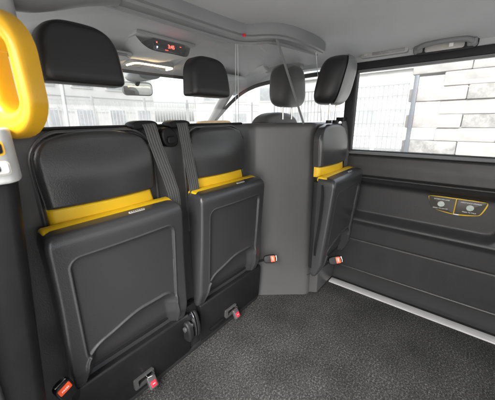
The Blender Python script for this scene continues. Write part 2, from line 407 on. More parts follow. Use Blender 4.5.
# ------------------------------------------------------------------ tip-up seats
def make_seat():
    t = thing('tip_up_seat', 'seat', 'seat', (0, 0, 0), 0, 'folded tip-up seats on the bulkhead')
    zt, zb = .772, .232
    def W(z):
        w = .216 + .010 * sstep(.65, .26, z)
        r = .026
        if z > zt - r: w -= r - math.sqrt(max(0, r * r - (z - (zt - r)) ** 2))
        r = .03
        if z < zb + r: w -= r - math.sqrt(max(0, r * r - ((zb + r) - z) ** 2))
        return w
    def face(s, tt):
        z = (zt + zb) / 2 + tt * (zt - zb) / 2
        w = W(z); x = s * w
        y = -.100 + .048 * (zt - z) / (zt - zb) + .02 * sstep(.33, .24, z)
        y -= .008 * (1 - (x / .21) ** 2) * sstep(.2, .6, z)           # slightly crowned
        # inset panel
        d = sdbox(x, z, -.002, .535, .166, .183, .028)
        zz = z + .045 * sstep(.03, -.15, x)
        d2 = sdbox(x / (1 + .9 * max(0, .37 - z)), zz, .0, .230, .163, .200, .055)
        inr = sstep(.003, -.003, d2)
        y += .0090 * max(sstep(.0024, -.0024, d), inr)
        rim = math.exp(-((d - .0045) / .003) ** 2); y -= .0018 * rim * (1 - inr)
        # foot recess below the arch
        y += .027 * sstep(.003, -.034, d2)
        y -= .0060 * math.exp(-((d2 - .005) / .0055) ** 2) * sstep(.24, .32, z)
        # edge fillets
        e = w - abs(x); rr = .014
        if e < rr: y += rr - math.sqrt(max(0, rr * rr - (rr - e) ** 2))
        e = zt - z; rr = .026
        if e < rr: y += 1.3 * (rr - math.sqrt(max(0, rr * rr - (rr - e) ** 2)))
        e = z - zb; rr = .03
        if e < rr: y += .8 * (rr - math.sqrt(max(0, rr * rr - (rr - e) ** 2)))
        zr = z + .024 * sstep(zt - .04, zt, z)
        return Vector((x, y, zr))
    b2 = surf(face, dense(210, .45), dense(260, .4), close_back=lambda c: Vector((c.x * .985, -.006, c.z + (.0 if c.z < .7 else .004))))
    sh = ob('seat_shell', b2, M['shell'], t, sharp=55)
    bd = ob('badge', prism(roundrect(.0, .0, .056, .009, .0042), 'xy', 0, .0022, .0008), M['badge'], sh)
    bd.matrix_basis = Matrix.Translation((.048, -.074, .7985)) @ Matrix.Rotation(R_(26), 4, 'X')
    for k_ in range(7):
        q = ob('badge_print', box(-.0016, .0016, -.002, .002, 0, .0006, 0), M['dark'], bd, smooth=False); q.location = (-.021 + .007 * k_, 0, .0022)
    # cushion edge, yellow
    cb_ = prism([(-.060, .782), (-.060, .7925), (-.050, .8005), (-.030, .8065), (-.012, .809), (.002, .803), (.004, .782)], 'yz', -.204, .204, .009, 4)
    for v in cb_.verts: v.co.z -= .007 * abs(v.co.x / .207) ** 6
    ob('cushion_edge', cb_, M['yellow_l'], t, sharp=60)
    ob('seat_cushion', box(-.185, .185, -.010, .036, .26, .772, .01, 3), M['padleather'], t)
    # backrest
    def outline(z, top, w0, r):
        w = w0
        if z > top - r:
            w -= .75 * (r - math.sqrt(max(0, r * r - (z - (top - r)) ** 2)))
        return w
    top = 1.057
    def back(s, tt):
        z = .843 + (tt + 1) / 2 * (top - .843)
        w = outline(z, top, .170 + .006 * sstep(.84, .95, z), .085)
        x = s * w
        y = .0 - .020 * (1 - s ** 2) * (1 - .5 * sstep(.9, 1.05, z)) + .010 * sstep(.92, 1.05, z) - .004 * math.sin((z - .84) * 14)
        e = w - abs(x); rr = .018
        if e < rr: y += rr - math.sqrt(max(0, rr * rr - (rr - e) ** 2))
        e = top - z; rr = .022
        if e < rr: y += rr - math.sqrt(max(0, rr * rr - (rr - e) ** 2))
        e = z - .843
        if e < .006: y += .004 * (1 - e / .006)
        zz = z - .014 * (abs(s) ** 2.5) * sstep(.95, top, z)
        return Vector((x, y, zz))
    b2 = surf(back, dense(60, .6), dense(60, .6), close_back=lambda c: Vector((c.x, .045, c.z)))
    br_ = ob('backrest', b2, M['leather'], t, sharp=60)
    # stitched piping along both edges
    for sgn in (-1, 1):
        pts = []
        for i in range(26):
            z = .846 + (top - .05 - .846) * i / 25
            w = outline(z, top, .170 + .006 * sstep(.84, .95, z), .085)
            pts.append((sgn * (w - .001), .016, z - .003))
        ob('piping', sweep(pts, circ(.0035, 8), up=Vector((0, 1, 0))), M['leather'], br_)
        b3 = bmesh.new()
        for i in range(0, 25):
            p = Vector(pts[i]); box(p.x - .0009 - sgn * .010, p.x + .0009 - sgn * .010, p.y - .0145, p.y - .0105, p.z, p.z + .0045, 0, bm=b3)
        ob('stitching', b3, M['steelgrey'], br_, smooth=False)
    def yb(s, tt):
        z = .790 + (tt + 1) / 2 * .052
        w = .168; x = s * w
        y = .010 - .022 * (1 - s ** 2)
        e = min(z - .790, .842 - z); y += .006 * max(0, 1 - e / .008) ** 2
        e = w - abs(x); y += .010 * max(0, 1 - e / .012) ** 2
        return Vector((x - .012 * (1 if s > 0 else 0) * (z - .79) / .052 * s, y, z))
    ob('yellow_band', surf(yb, dense(40, .6), dense(16, .6), close_back=lambda c: Vector((c.x, .04, c.z))), M['yellow_l'], t, sharp=60)
    # hinge knuckles at the lower right corner
    hg = ob('hinge', prism(smooth_poly([(-.070, .12), (-.075, .17), (-.06, .215), (-.02, .225), (-.0, .12)], 2), 'yz', .208, .236, .010, 4), M['dark'], t)
    ob('hinge_plate', prism(smooth_poly([(-.07, .13), (-.078, .19), (-.065, .25), (-.035, .27), (-.02, .13)], 2), 'yz', .241, .247, .002, 2), M['chrome'], hg)
    ob('hinge_plate', prism(smooth_poly([(-.07, .12), (-.078, .19), (-.055, .26), (-.02, .25), (-.01, .12)], 2), 'yz', .255, .272, .006, 3), M['dark'], hg)
    ob('hinge_pin', prism(roundrect(-.045, .19, .022, .022, .010), 'yz', .20, .28, .001), M['steelgrey'], hg)
    hg.location = (.0, 0, .0)
    return t
seat = make_seat()
seat.location = (.353, .885, 0)
seat['label'] = 'folded grey and yellow seat nearest the yellow grab handle'
s2_ = copy_tree(seat); s2_.location = (.872, .885, 0)
s2_['label'] = 'folded grey and yellow seat between the twin belts and the plain grey housing'
s3_ = copy_tree(seat); s3_.location = (1.445, .573, 0)
s3_['label'] = 'folded grey and yellow seat beside the sliding door, right of the grey housing'
for ch in [o for o in list(COL.objects) if o.parent in (s2_, s3_) and o.name.startswith('hinge')]:
    for g_ in [o for o in list(COL.objects) if o.parent == ch]: bpy.data.objects.remove(g_)
    bpy.data.objects.remove(ch)
for s_ in (s2_,):
    pass

# support box under/behind the third seat
ob('seat_back_panel', prism([(.655, 0), (.600, .02), (.600, 1.03), (.62, 1.055), (.655, 1.055)], 'yz', 1.392, 1.655, .004), M['bulk'], bk)

# ------------------------------------------------------------------ red-button anchor buckles in the kick panel
def anchor(loc, label):
    t = thing('floor_buckle', label, 'buckle', loc, 0, 'red button anchor buckles in the kick panel')
    fr = bmesh.new()
    o_ = roundrect(0, 0, .086, .050, .008); i_ = roundrect(.004, .0, .062, .030, .005)
    va = [fr.verts.new((x, -.004, z)) for x, z in o_]; vb = [fr.verts.new((x, -.006, z)) for x, z in i_]; vc = [fr.verts.new((x, .02, z)) for x, z in i_]; vd = [fr.verts.new((x, .01, z)) for x, z in o_]
    n = len(va)
    for i in range(n):
        j = (i + 1) % n
        fr.faces.new((va[i], va[j], vb[j], vb[i])); fr.faces.new((vb[i], vb[j], vc[j], vc[i])); fr.faces.new((va[i], va[j], vd[j], vd[i]))
    fr.faces.new(vc)
    ob('frame', fr, M['steelgrey'], t, sharp=35)
    bd = ob('body', prism(roundrect(0, 0, .036, .052, .006), 'xz', -.010, .010, .004, 3), M['steelgrey'], t)
    bd.matrix_basis = Matrix.Translation((.020, -.020, -.020)) @ Matrix.Rotation(R_(-28), 4, 'X')
    bt = ob('button', prism(roundrect(0, 0, .023, .024, .004), 'xz', -.0135, -.009, .0015, 2), M['red'], bd); bt.location = (0, 0, -.006)
    text('PRESS', .0045, Matrix.Translation((0, -.0138, -.006)) @ Matrix.Rotation(R_(90), 4, 'X'), 'lettering', M['print'], bd)
    lp = ob('loop', sweep([(-.012 + .018, -.006, .012), (.006, -.020, .014), (.020, -.026, .016), (.034, -.020, .014), (.034, -.006, .012)], circ(.0025, 8)), M['chrome'], t)
    return t
anchor((.358, .858, .083), 'red button buckle in the kick panel, nearer the camera')
anchor((.870, .858, .083), 'red button buckle in the kick panel under the middle seat')
# slot next to the second anchor
ob('slot', box(.715, .815, .852, .868, .058, .074, .003), M['black'], bk)

# ------------------------------------------------------------------ seat belts
def guide(x, z, par):
    b2 = prism(smooth_poly([(x - .050, z - .016), (x - .046, z + .006), (x - .02, z + .014), (x + .03, z + .014), (x + .050, z + .006), (x + .050, z - .008), (x + .02, z - .012), (x - .01, z - .014)], 2), 'xz', .895, .955, .006, 3)
    ob('belt_guide', b2, M['black'], par)
b1 = thing('seat_belt', 'left one of the twin grey seat belts hanging between the folded seats', 'seat belt', (.53, .90, .8), 0, 'grey seat belts')
def inv(par, o):
    o.location = -Vector(par.location); return o
def wpath(pts, n=6):
    out = []
    P = [Vector(p) for p in pts]
    P = [P[0]] + P + [P[-1]]
    for i in range(1, len(P) - 2):
        for j in range(n):
            t = j / n
            a, b, c, d = P[i - 1], P[i], P[i + 1], P[i + 2]
            out.append(.5 * ((2 * b) + (-a + c) * t + (2 * a - 5 * b + 4 * c - d) * t * t + (-a + 3 * b - 3 * c + d) * t ** 3))
    out.append(P[-2]); return out
w = ribbon(wpath([(.522, .930, 1.068), (.526, .912, 1.078), (.531, .893, 1.066), (.542, .884, 1.0), (.560, .874, .92), (.577, .868, .85), (.585, .862, .78), (.59, .87, .60)]), (1, 0, .1), .050); inv(b1, w); w.parent = b1
guide(.517, 1.070, b1); COL.objects[-1].location = -Vector(b1.location)
b2t = thing('seat_belt', 'right one of the twin grey seat belts, beside the middle folded seat', 'seat belt', (.67, .90, .8), 0, 'grey seat belts')
w = ribbon(wpath([(.671, .930, 1.068), (.672, .912, 1.078), (.673, .893, 1.066), (.676, .884, 1.0), (.681, .876, .92), (.685, .868, .85), (.688, .864, .78), (.69, .87, .60)]), (1, 0, .03), .050); inv(b2t, w); w.parent = b2t
guide(.665, 1.070, b2t); COL.objects[-1].location = -Vector(b2t.location)
b3t = thing('seat_belt', 'dark seat belt hanging beside the window between third seat and door', 'seat belt', (1.63, .60, .8), 0, 'grey seat belts')
w = ribbon(wpath([(1.628, .66, 1.05), (1.628, .635, 1.085), (1.628, .61, 1.07), (1.633, .59, .98), (1.638, .58, .88), (1.640, .575, .76), (1.64, .58, .5)]), (1, -.25, 0), .050); inv(b3t, w); w.parent = b3t
g_ = ob('belt_guide', prism(roundrect(1.625, 1.078, .064, .022, .008), 'xz', .602, .645, .005, 3), M['black'], b3t); g_.location = -Vector(b3t.location)
# strap running down the side of the third seat
b4t = thing('lap_strap', 'thin dark strap running down the side of the third seat to the orange buckle', 'seat belt', (1.25, .54, .3), 0, 'grey seat belts')
w = ribbon(wpath([(1.238, .545, .785), (1.216, .53, .70), (1.208, .535, .55), (1.212, .55, .40), (1.29, .57, .25)]), (.1, 1, 0), .012, .0016, material=M['dark']); inv(b4t, w); w.parent = b4t

# orange-button buckles
def buckle(loc, L, nrm, label, stalk, k=1.0):
    t = thing('belt_buckle', label, 'buckle', loc, 0, 'orange button belt buckles')
    L = Vector(L).normalized(); n_ = Vector(nrm); n_ = (n_ - L * n_.dot(L)).normalized(); X = (-n_).cross(L).normalized()
    rm = Matrix((X * k, -n_ * k, L * k)).transposed().to_4x4()
    o = ob('housing', prism(smooth_poly([(-.019, -.038), (.019, -.038), (.024, -.01), (.024, .036), (-.024, .036), (-.024, -.01)], 2), 'xz', -.013, .013, .005, 3), M['black'], t); o.matrix_basis = rm
    ob('button', prism(roundrect(0, .016, .036, .026, .004), 'xz', -.0160, .006, .003, 2), M['orange'], o)
    ob('release_slot', box(-.016, .016, -.006, .006, .034, .039, .001), M['chrome'], o)
    text('PRESS', .0085, Matrix.Translation((0, -.0163, .016)) @ Matrix.Rotation(R_(90), 4, 'X'), 'lettering', M['print'], o)
    pts = [rm @ Vector((0, 0, -.03))] + [Vector(p) for p in stalk]
    ob('stalk', sweep(wpath(pts), [(-.010, -.003), (.010, -.003), (.010, .003), (-.010, .003)], up=Vector((0, 1, .2))), M['dark'], t)
    return t
buckle((.100, .775, .350), (-.25, -.1, 1), (.15, -1, .2), "orange button buckle at lower left corner beside the nearest folded seat", [(.03, .05, -.08), (.03, .08, -.14)], .95)
buckle((1.150, .795, .300), (.62, -.75, .12), (-.7, -.6, .35), 'orange button buckle against the plain grey housing, right of the middle seat', [(-.06, .06, -.015), (-.10, .10, -.03)])
buckle((1.42, .51, .270), (.52, -.75, .22), (-.8, -.45, .4), 'orange button buckle on a bent stalk below the third seat near the sliding door', [(-.09, .07, -.05), (-.11, .12, -.09)], 1.05)

# ------------------------------------------------------------------ clear partition and headrest pads
par = thing('clear_partition', 'clear acrylic screen rising from the bulkhead to the grey roof rail', 'screen', (0, 0, 0))
M['screen_haze'] = glass_mat('reflection_haze_acrylic', (.93, .935, .93), base=.13, refl_haze=.07)  # stronger painted reflection veil for one pane
def pane(a, b, c, d, th, name='pane', pm=None):
    bm = bmesh.new(); A = [Vector(p) for p in (a, b, c, d)]
    nn = (A[1] - A[0]).cross(A[3] - A[0]).normalized() * th
    bm.faces.new([bm.verts.new(p) for p in A])
    o = ob(name, bm, pm or M['perspex'], par, smooth=False)
    e = bmesh.new()
    for p, q in ((A[0], A[3]), (A[1], A[2])):
        sweep([p, q], circ(.0016, 6), up=Vector((0, 1, 0)), bm=e)
    ob('pane_edge', e, M['perspex_edge'], o)
    return o
pane((.12, .930, 1.07), (1.03, .930, 1.07), (1.03, .920, 1.42), (.12, .920, 1.42), .004)
pane((1.045, .925, 1.07), (1.300, .700, 1.07), (1.075, .735, 1.43), (1.04, .915, 1.43), .004)
pane((1.300, .700, 1.07), (1.50, .690, 1.07), (1.40, .700, 1.42), (1.075, .735, 1.43), .004, 'pane', M['screen_haze'])
ob('edge_strip', sweep([(1.298, .696, 1.06), (1.078, .731, 1.43)], [(-.005, -.003), (.005, -.003), (.005, .003), (-.005, .003)], up=Vector((0, 1, 0))), M['rail'], par)

rail = thing('roof_rail', 'grey cranked roof rail holding the clear screen along the ceiling', 'rail', (0, 0, 0))
path = smooth_poly([(.20, .868, 1.428), (.5, .868, 1.428), (.97, .866, 1.428), (1.03, .835, 1.428), (1.06, .765, 1.427), (1.12, .725, 1.427), (1.30, .705, 1.423), (1.455, .700, 1.418)], 2, closed=False)
pr = [(-.048, .034), (-.048, .010), (-.042, .0), (-.030, -.004), (-.026, -.012), (.0, -.014), (.022, -.014), (.026, -.022), (.040, -.022), (.046, -.016), (.048, .0), (.048, .034)]
pr = [(-a * .85, b_ * (1.6 if b_ > .03 else 1)) for a, b_ in pr]
ob('rail_body', sweep(path, pr, up=Vector((0, 0, 1)), scale=lambda t: 1 if t < .72 else 1 - .35 * (t - .72) / .28), M['rail'], rail, sharp=30)
ob('rail_seal', sweep([(.30, .912, 1.416), (.98, .906, 1.416), (1.012, .895, 1.416)], [(-.006, -.004), (.006, -.004), (.006, .004), (-.006, .004)]), M['black'], rail)
ob('rail_seal', sweep([(1.09, .733, 1.421), (1.28, .700, 1.419), (1.41, .690, 1.419)], [(-.004, -.004), (.004, -.004), (.004, .004), (-.004, .004)]), M['black'], rail)
ob('indicator_lamp', prism(roundrect(.955, 1.426, .014, .012, .005), 'xz', .842, .850, .002), M['red'], rail)
COL.objects[-1].location = (.015, -.03, -.004)
ob('rail_bracket', prism([(.94, 1.415), (.955, 1.425), (.985, 1.425), (1.0, 1.412)], 'xz', .880, .905, .002), M['black'], rail)

def pad(loc, label, s=1.0):
    t = thing('headrest_pad', label, 'headrest', loc, 0, 'black leather headrest pads on the clear screen')
    def f(s_, tt):
        z = (tt + 1) / 2 * .168
        w = .118 - .012 * z / .168
        r = .08
        if z > .168 - r: w -= .62 * (r - math.sqrt(max(0, r * r - (z - (.168 - r)) ** 2)))
        if z < .014: w -= .014 - math.sqrt(max(0, .014 ** 2 - (.014 - z) ** 2))
        x = s_ * w
        y = -.050 + .018 * (z / .168) ** 1.5
        e = w - abs(x); rr = .028
        if e < rr: y += rr - math.sqrt(max(0, rr * rr - (rr - e) ** 2))
        e = .168 - z; rr = .025
        if e < rr: y += rr - math.sqrt(max(0, rr * rr - (rr - e) ** 2))
        if z < .030: y += .5 * (.030 - math.sqrt(max(0, .030 ** 2 - (.030 - z) ** 2)))
        return Vector((x, y, z - .008 * abs(s_) ** 3 * sstep(.1, .168, z)))
    b2 = surf(f, dense(50, .7), dense(50, .7), close_back=lambda c: Vector((c.x, .022, c.z)))
    p = ob('pad', b2, M['padleather'], t, sharp=70)
    t.scale = (s, 1, s)
    ob('backplate', prism(roundrect(0, .08, .15, .10, .02), 'xz', .022, .0315, .002), M['black'], t)
    return t
pad((.340, .895, 1.184), 'black headrest pad beside the yellow grab handle', .93)
pad((.815, .895, 1.176), 'black headrest pad right of the rear view mirror', .90)

# headrests on stems at the driver side
def stem_rest(loc, rz, label, painted_sheen, w=.21, h=.24, d=.11, tilt=0):
    t = thing('headrest', label, 'headrest', loc, rz, 'headrests on stems behind the driver')
    def f(ph, tt):   # closed superellipsoid shell
        a = ph * math.pi * 2; v_ = tt * math.pi - math.pi / 2
        def pw(c, e): return math.copysign(abs(c) ** e, c)
        z = pw(math.sin(v_), .62) * h / 2
        c = abs(math.cos(v_)) ** .5
        x = pw(math.cos(a), .62) * c * w / 2; y = pw(math.sin(a), .8) * c * d / 2
        k = 1 - .18 * (z / (h / 2) * .5 + .5)
        return Vector((x * k, y + tilt * z, z + h / 2 + .09))
    bm = bmesh.new(); NA, NV = 48, 30
    g = [[bm.verts.new(f(i / NA, j / NV)) for i in range(NA)] for j in range(1, NV)]
    lo = bm.verts.new(f(0, 0)); hi = bm.verts.new(f(0, 1))
    for j in range(NV - 2):
        for i in range(NA): bm.faces.new((g[j][i], g[j][(i + 1) % NA], g[j + 1][(i + 1) % NA], g[j + 1][i]))
    for i in range(NA): bm.faces.new((lo, g[0][(i + 1) % NA], g[0][i])); bm.faces.new((hi, g[-1][i], g[-1][(i + 1) % NA]))
    p = ob('pad', bm, M['padleather'], t, sharp=60)
    if painted_sheen:  # pale skin over the black pad, window sheen put into its colour
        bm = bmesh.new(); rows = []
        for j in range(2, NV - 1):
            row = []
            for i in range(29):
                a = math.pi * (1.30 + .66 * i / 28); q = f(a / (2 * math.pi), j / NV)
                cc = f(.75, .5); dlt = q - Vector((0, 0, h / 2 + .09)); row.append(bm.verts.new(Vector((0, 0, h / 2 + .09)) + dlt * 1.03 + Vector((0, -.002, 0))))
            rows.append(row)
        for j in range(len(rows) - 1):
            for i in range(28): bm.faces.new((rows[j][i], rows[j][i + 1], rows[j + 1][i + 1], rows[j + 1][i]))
        ob('painted_sheen', bm, M['sheen_grey'], t, sharp=60)
    for sx in (-.05, .05):
        ob('stem', sweep([(sx, 0, .0), (sx, 0, .10)], circ(.006, 10), up=Vector((0, 1, 0))), M['chrome'], t)
        ob('stem_base', sweep([(sx, 0, -.004), (sx, 0, .012)], circ(.015, 14), up=Vector((0, 1, 0))), M['black'], t)
    return t
stem_rest((1.435, .600, 1.062), R_(4), 'black headrest on stems with painted pale window sheen, in front of the side window', True, .25, .225, .155, -.22)
ds = thing('driver_seat', 'dark driver seat with its headrest seen through the clear screen', 'seat', (1.47, .93, 0))
ob('backrest', prism(smooth_poly([(-.24, .3), (-.24, .85), (-.22, 1.06), (-.12, 1.125), (.12, 1.125), (.22, 1.06), (.24, .85), (.24, .3)], 3), 'xz', -.0, .11, .03, 4), M['padleather'], ds)
ob('cushion', box(-.24, .24, .05, .52, .22, .34, .04, 4), M['padleather'], ds)
ob('seat_base', box(-.2, .2, .08, .48, -.06, .22, .01), M['dark'], ds)
hr = stem_rest((1.46, .965, 1.085), 0, 'tmp', False, .30, .235, .15, .02)
hrp = ob('headrest', bpy.data.objects['pad.002'].data if False else [o for o in COL.objects if o.parent == hr and o.name.startswith('pad')][0].data, M['padleather'], ds)
hrp.location = (.012, -.02, 1.062)
for sx in (-.05, .05):
    st_ = ob('stem', sweep([(sx, .0, .02), (sx, .0, .10)], circ(.006, 10), up=Vector((0, 1, 0))), M['chrome'], hrp)
for o in [o for o in list(COL.objects) if o.parent == hr]: bpy.data.objects.remove(o)
bpy.data.objects.remove(hr)

# yellow grab bar on the top of the bulkhead
yb_ = thing('yellow_bar', 'small yellow grab bar on the bulkhead top below the right headrest pad', 'grab bar', (.935, .985, 1.055))
ob('bar', prism(smooth_poly([(-.105, .0), (-.105, .018), (-.09, .026), (.09, .026), (.105, .018), (.105, .0)], 2), 'xz', -.015, .015, .005, 3), M['yellow_p'], yb_)
ob('base', box(-.10, .10, -.02, .02, -.015, .003, .002), M['black'], yb_)

# ------------------------------------------------------------------ yellow grab handle on the pillar
hd = thing('grab_handle', 'large yellow grab handle on the left door pillar', 'handle', (.106, .810, 1.177), R_(0))
A_ = Vector((-.5, .866, 0)).normalized(); B_ = Vector((.866, .5, 0)).normalized()
def ringpt(a, d, w, h, r):
    # rounded rectangle param
    pts = roundrect(0, 0, w, h, r, 8); f = a * len(pts); i = int(f) % len(pts); g = f - int(f)
    p = Vector(pts[i]); q = Vector(pts[(i + 1) % len(pts)]); c = p * (1 - g) + q * g
    return A_ * c.x + Vector((0, 0, 1)) * c.y + B_ * d
bm = bmesh.new(); NR = 72; sec = []
OW, OH = .225, .262; IW, IH = .050, .140
secs = [(.0, OW, OH, .075)]
# section loop from inner back, round to outer back
S = []
T = .043
for (d, k) in ((T, 1.0), (T * .5, 1.0), (.012, .985), (.004, .95), (.0, .85), (-.003, .6), (-.003, .4), (.0, .15), (.004, .05), (.012, .012), (T * .5, 0), (T, -.03)):
    S.append((d, k))
for i in range(NR):
    row = []
    for d, k in S:
        w = IW + (OW - IW) * k; h = IH + (OH - IH) * k; r = .0245 + (.088 - .0245) * k
        row.append(bm.verts.new(ringpt(i / NR, d, w, h, r) - A_ * .0575 * (1 - k)))
    sec.append(row)
for i in range(NR):
    a, b_ = sec[i], sec[(i + 1) % NR]
    n = len(a)
    for j in range(n): bm.faces.new((a[j], a[(j + 1) % n], b_[(j + 1) % n], b_[j]))
ob('grip', bm, M['yellow_p'], hd, sharp=50)


# ------------------------------------------------------------------ left door pillar
pl = thing('door_pillar', 'dark door pillar trim at the left edge below the yellow handle', 'pillar', (0, 0, 0))
tr_ = ob('trim', prism(smooth_poly([(-.30, .69), (.075, .69), (.108, .705), (.118, .74), (.122, .80), (.126, .925), (-.30, .925)], 2), 'xy', -.1, .965, .004), M['dark'], pl)
for v in tr_.data.vertices: v.co.x -= .105 * max(0, (.97 - v.co.z) / .97) ** .8
ob('white_panel', prism(smooth_poly([(-.30, .683), (.085, .683), (.112, .70), (.124, .74), (.13, .80), (.134, .90), (-.30, .90)], 2), 'xy', .966, 1.072, .006, 3), M['white'], pl)
ob('upper_trim', prism(smooth_poly([(-.30, .79), (.165, .79), (.198, .802), (.204, .88), (-.30, .89)], 2), 'xy', 1.285, 1.46, .010, 3), M['trim'], pl)
for xx in (-.02, -.055):
    ob('seal_strip', sweep([(xx - .02, .675, -.1), (xx, .675, .6), (xx + .014, .675, .93)], circ(.011, 10)), M['steelgrey'], pl)
def plate(x0, x1, z0, z1, border, face, name):
    o = ob(name, prism(roundrect((x0 + x1) / 2, (z0 + z1) / 2, x1 - x0, z1 - z0, .007), 'xz', .6795, .685, .001), border, pl)
    ob('face', prism(roundrect((x0 + x1) / 2, (z0 + z1) / 2, x1 - x0 - .007, z1 - z0 - .007, .005), 'xz', .678, .681, .0005), face, o)
    return o
p1 = plate(.025, .098, 1.022, 1.050, M['yellow_p'], M['black'], 'yellow_label')
ob('pictogram', prism(smooth_poly([(.072, 1.029), (.088, 1.029), (.088, 1.034), (.080, 1.039), (.068, 1.035)], 1), 'xz', .6772, .679, 0), M['print'], p1)
p2 = plate(.025, .100, .985, 1.012, M['badge'], M['white'], 'switch_plate')
ob('switch', prism(roundrect(.058, .999, .052, .013, .003), 'xz', .676, .679, .0006), M['black'], p2)

# left roof trim swoop above the handle
ls = thing('roof_trim', 'dark grey curved roof trim above the yellow handle', 'trim', (0, 0, 0))
ob('swoop', sweep(wpath([(-.1, .78, 1.40), (.10, .82, 1.375), (.20, .85, 1.37), (.27, .865, 1.39), (.36, .87, 1.425), (.45, .87, 1.45)]), circ(.05, 16, .045), up=Vector((0,0,1))), M['rail'], ls)

# ------------------------------------------------------------------ sliding door
dr = thing('sliding_door', 'dark grey sliding side door with a wide window and armrest recess', 'door', (1.66, -.15, 0))
def dpan(u, z):
    y = u
    x = .0
    d = sdbox(y, z, .32, .605, .53, .128, .085)          # long recess
    x += .036 * sstep(.004, -.045, d)
    x -= .010 * math.exp(-((z - .462) / .016) ** 2) * sstep(-.33, -.2, y)      # rolled lip
    x -= .012 * sstep(.725, .745, z) * sstep(.90, .80, z)
    x += .010 * math.exp(-((z - .750) / .004) ** 2)
    x -= .010 * math.exp(-((z - .71) / .02) ** 2)
    d = sdbox(y, z, .0, .225, .80, .105, .05)           # pocket outline
    x += .0035 * math.exp(-(d / .0025) ** 2)
    x -= .004 * math.exp(-((d - .006) / .004) ** 2) * sstep(.2, .15, z)
    x += .010 * sstep(.13, .03, z)
    x += .02 * sstep(.86, .882, z) ** 2
    return Vector((x, y + .15, z))
zs_ = [.0 + .882 * i / 220 for i in range(221)]
ys_ = [-1.2 + 1.84 * i / 150 for i in range(151)]
ob('door_panel', surf(dpan, ys_, zs_, close_back=lambda c: Vector((.09, c.y, c.z))), M['door'], dr, sharp=60)
ob('window_sill', prism([(.004, .876), (.0, .884), (.006, .892), (.045, .890), (.045, .876)], 'xz', -1.05, .735, .002), M['rail'], dr)
ob('window_seal', prism([(.014, .893), (.014, .900), (.03, .900), (.03, .893)], 'xz', -1.05, .735, 0), M['rubber'], dr)
fr = bmesh.new()
ob('window_frame', prism([(-.004, 1.342), (-.006, 1.378), (.03, 1.384), (.04, 1.342)], 'xz', -1.05, .76, .003), M['rubber'], dr)
ob('window_trim', prism([(.008, 1.328), (.004, 1.341), (.03, 1.341), (.03, 1.328)], 'xz', -1.05, .735, .001), M['rail'], dr)
ob('front_post', prism(roundrect(.02, .745, .05, .06, .01), 'xy', .893, 1.342, .003), M['rubber'], dr)
bm = bmesh.new(); bm.faces.new([bm.verts.new(p) for p in ((.030, -1.05, .89), (.030, .735, .89), (.022, .735, 1.345), (.022, -1.05, 1.345))])
ob('window_glass', bm, M['glass'], dr, smooth=False)
# handle post seen outside the glass (sliding window pull)
# intercom panel with two speakers
ic = bmesh.new()
def icshape(off):
    P = [(.130, .690), (-.105, .690), (-.118, .680), (-.100, .624), (-.085, .612), (.0, .598), (.088, .612), (.110, .624), (.136, .680)]
    c = Vector((.01, .65)); return [tuple(c + (Vector(p) - c) * off) for p in P]
M['ic_yellow'] = mat('intercom_yellow', (.70, .46, .02), .35, .03, 4)
o1 = ob('intercom_panel', prism(smooth_poly(icshape(.985), 2), 'yz', .018, .032, .003, 2), M['ic_yellow'], dr); o1.location = (0, .15, -.006)
for (ya, yb2, nm) in ((.0135, .128, 'l'), (-.105, .0085, 'r')):
    sh_ = [(yb2, .684), (ya, .684), (ya + .000, .640), (ya + .012 if nm == 'r' else ya, .616), (yb2, .612) if nm == 'r' else (yb2 - .018, .622)]
    if nm == 'l': sh_ = [(ya, .6855), (ya, .6855), (yb2, .6855), (yb2, .6855), (yb2 - .003, .662), (yb2 - .018, .624), (yb2 - .030, .617), (ya, .608), (ya, .608)]
    else: sh_ = [(yb2, .608), (yb2, .608), (ya + .026, .616), (ya + .014, .623), (ya + .001, .662), (ya - .004, .6855), (ya - .004, .6855), (yb2, .6855), (yb2, .6855)]
    f_ = ob('intercom_face', prism(smooth_poly(sh_, 2), 'yz', .0145, .0185, .0008), M['grille'], o1)
    cy = (ya + yb2) / 2; b2 = bmesh.new(); bmesh.ops.create_cone(b2, cap_ends=True, segments=28, radius1=.0155, radius2=.0145, depth=.003)
    sp_ = ob('speaker', b2, M['mesh_grey'], f_, mtx=Matrix.Translation((.0135, cy, .650)) @ Matrix.Rotation(R_(-90), 4, 'Y'))
    MT = Matrix(((0, 0, -1, .0142), (-1, 0, 0, cy), (0, 1, 0, .674), (0, 0, 0, 1)))
    text('INTERCOM LINK' if nm == 'l' else 'ASSISTANCE SPEAKER', .0090 if nm == 'l' else .0085, MT, 'lettering', M['print'], f_)
    MT2 = MT.copy(); MT2[2][3] = .626
    text('SPEAK TO DRIVER' if nm == 'l' else 'PRESS TO TALK', .0080, MT2, 'lettering', M['print'], f_)
b2 = box(.012, .019, -.010, .012, .604, .609, .001); ob('mark', b2, M['print'], o1)
ss_ = tag(ob('sill_strip', prism([(1.582, .0), (1.582, .006), (1.589, .009), (1.636, .009), (1.640, .0)], 'xz', -1.9, .60, .001), M['alu']), 'bright metal strip along the carpet edge at the sliding door', 'trim strip')
tag(ob('door_step', box(1.641, 1.70, -1.9, .64, -.04, -.005, .001), M['rubber']), kind='structure')

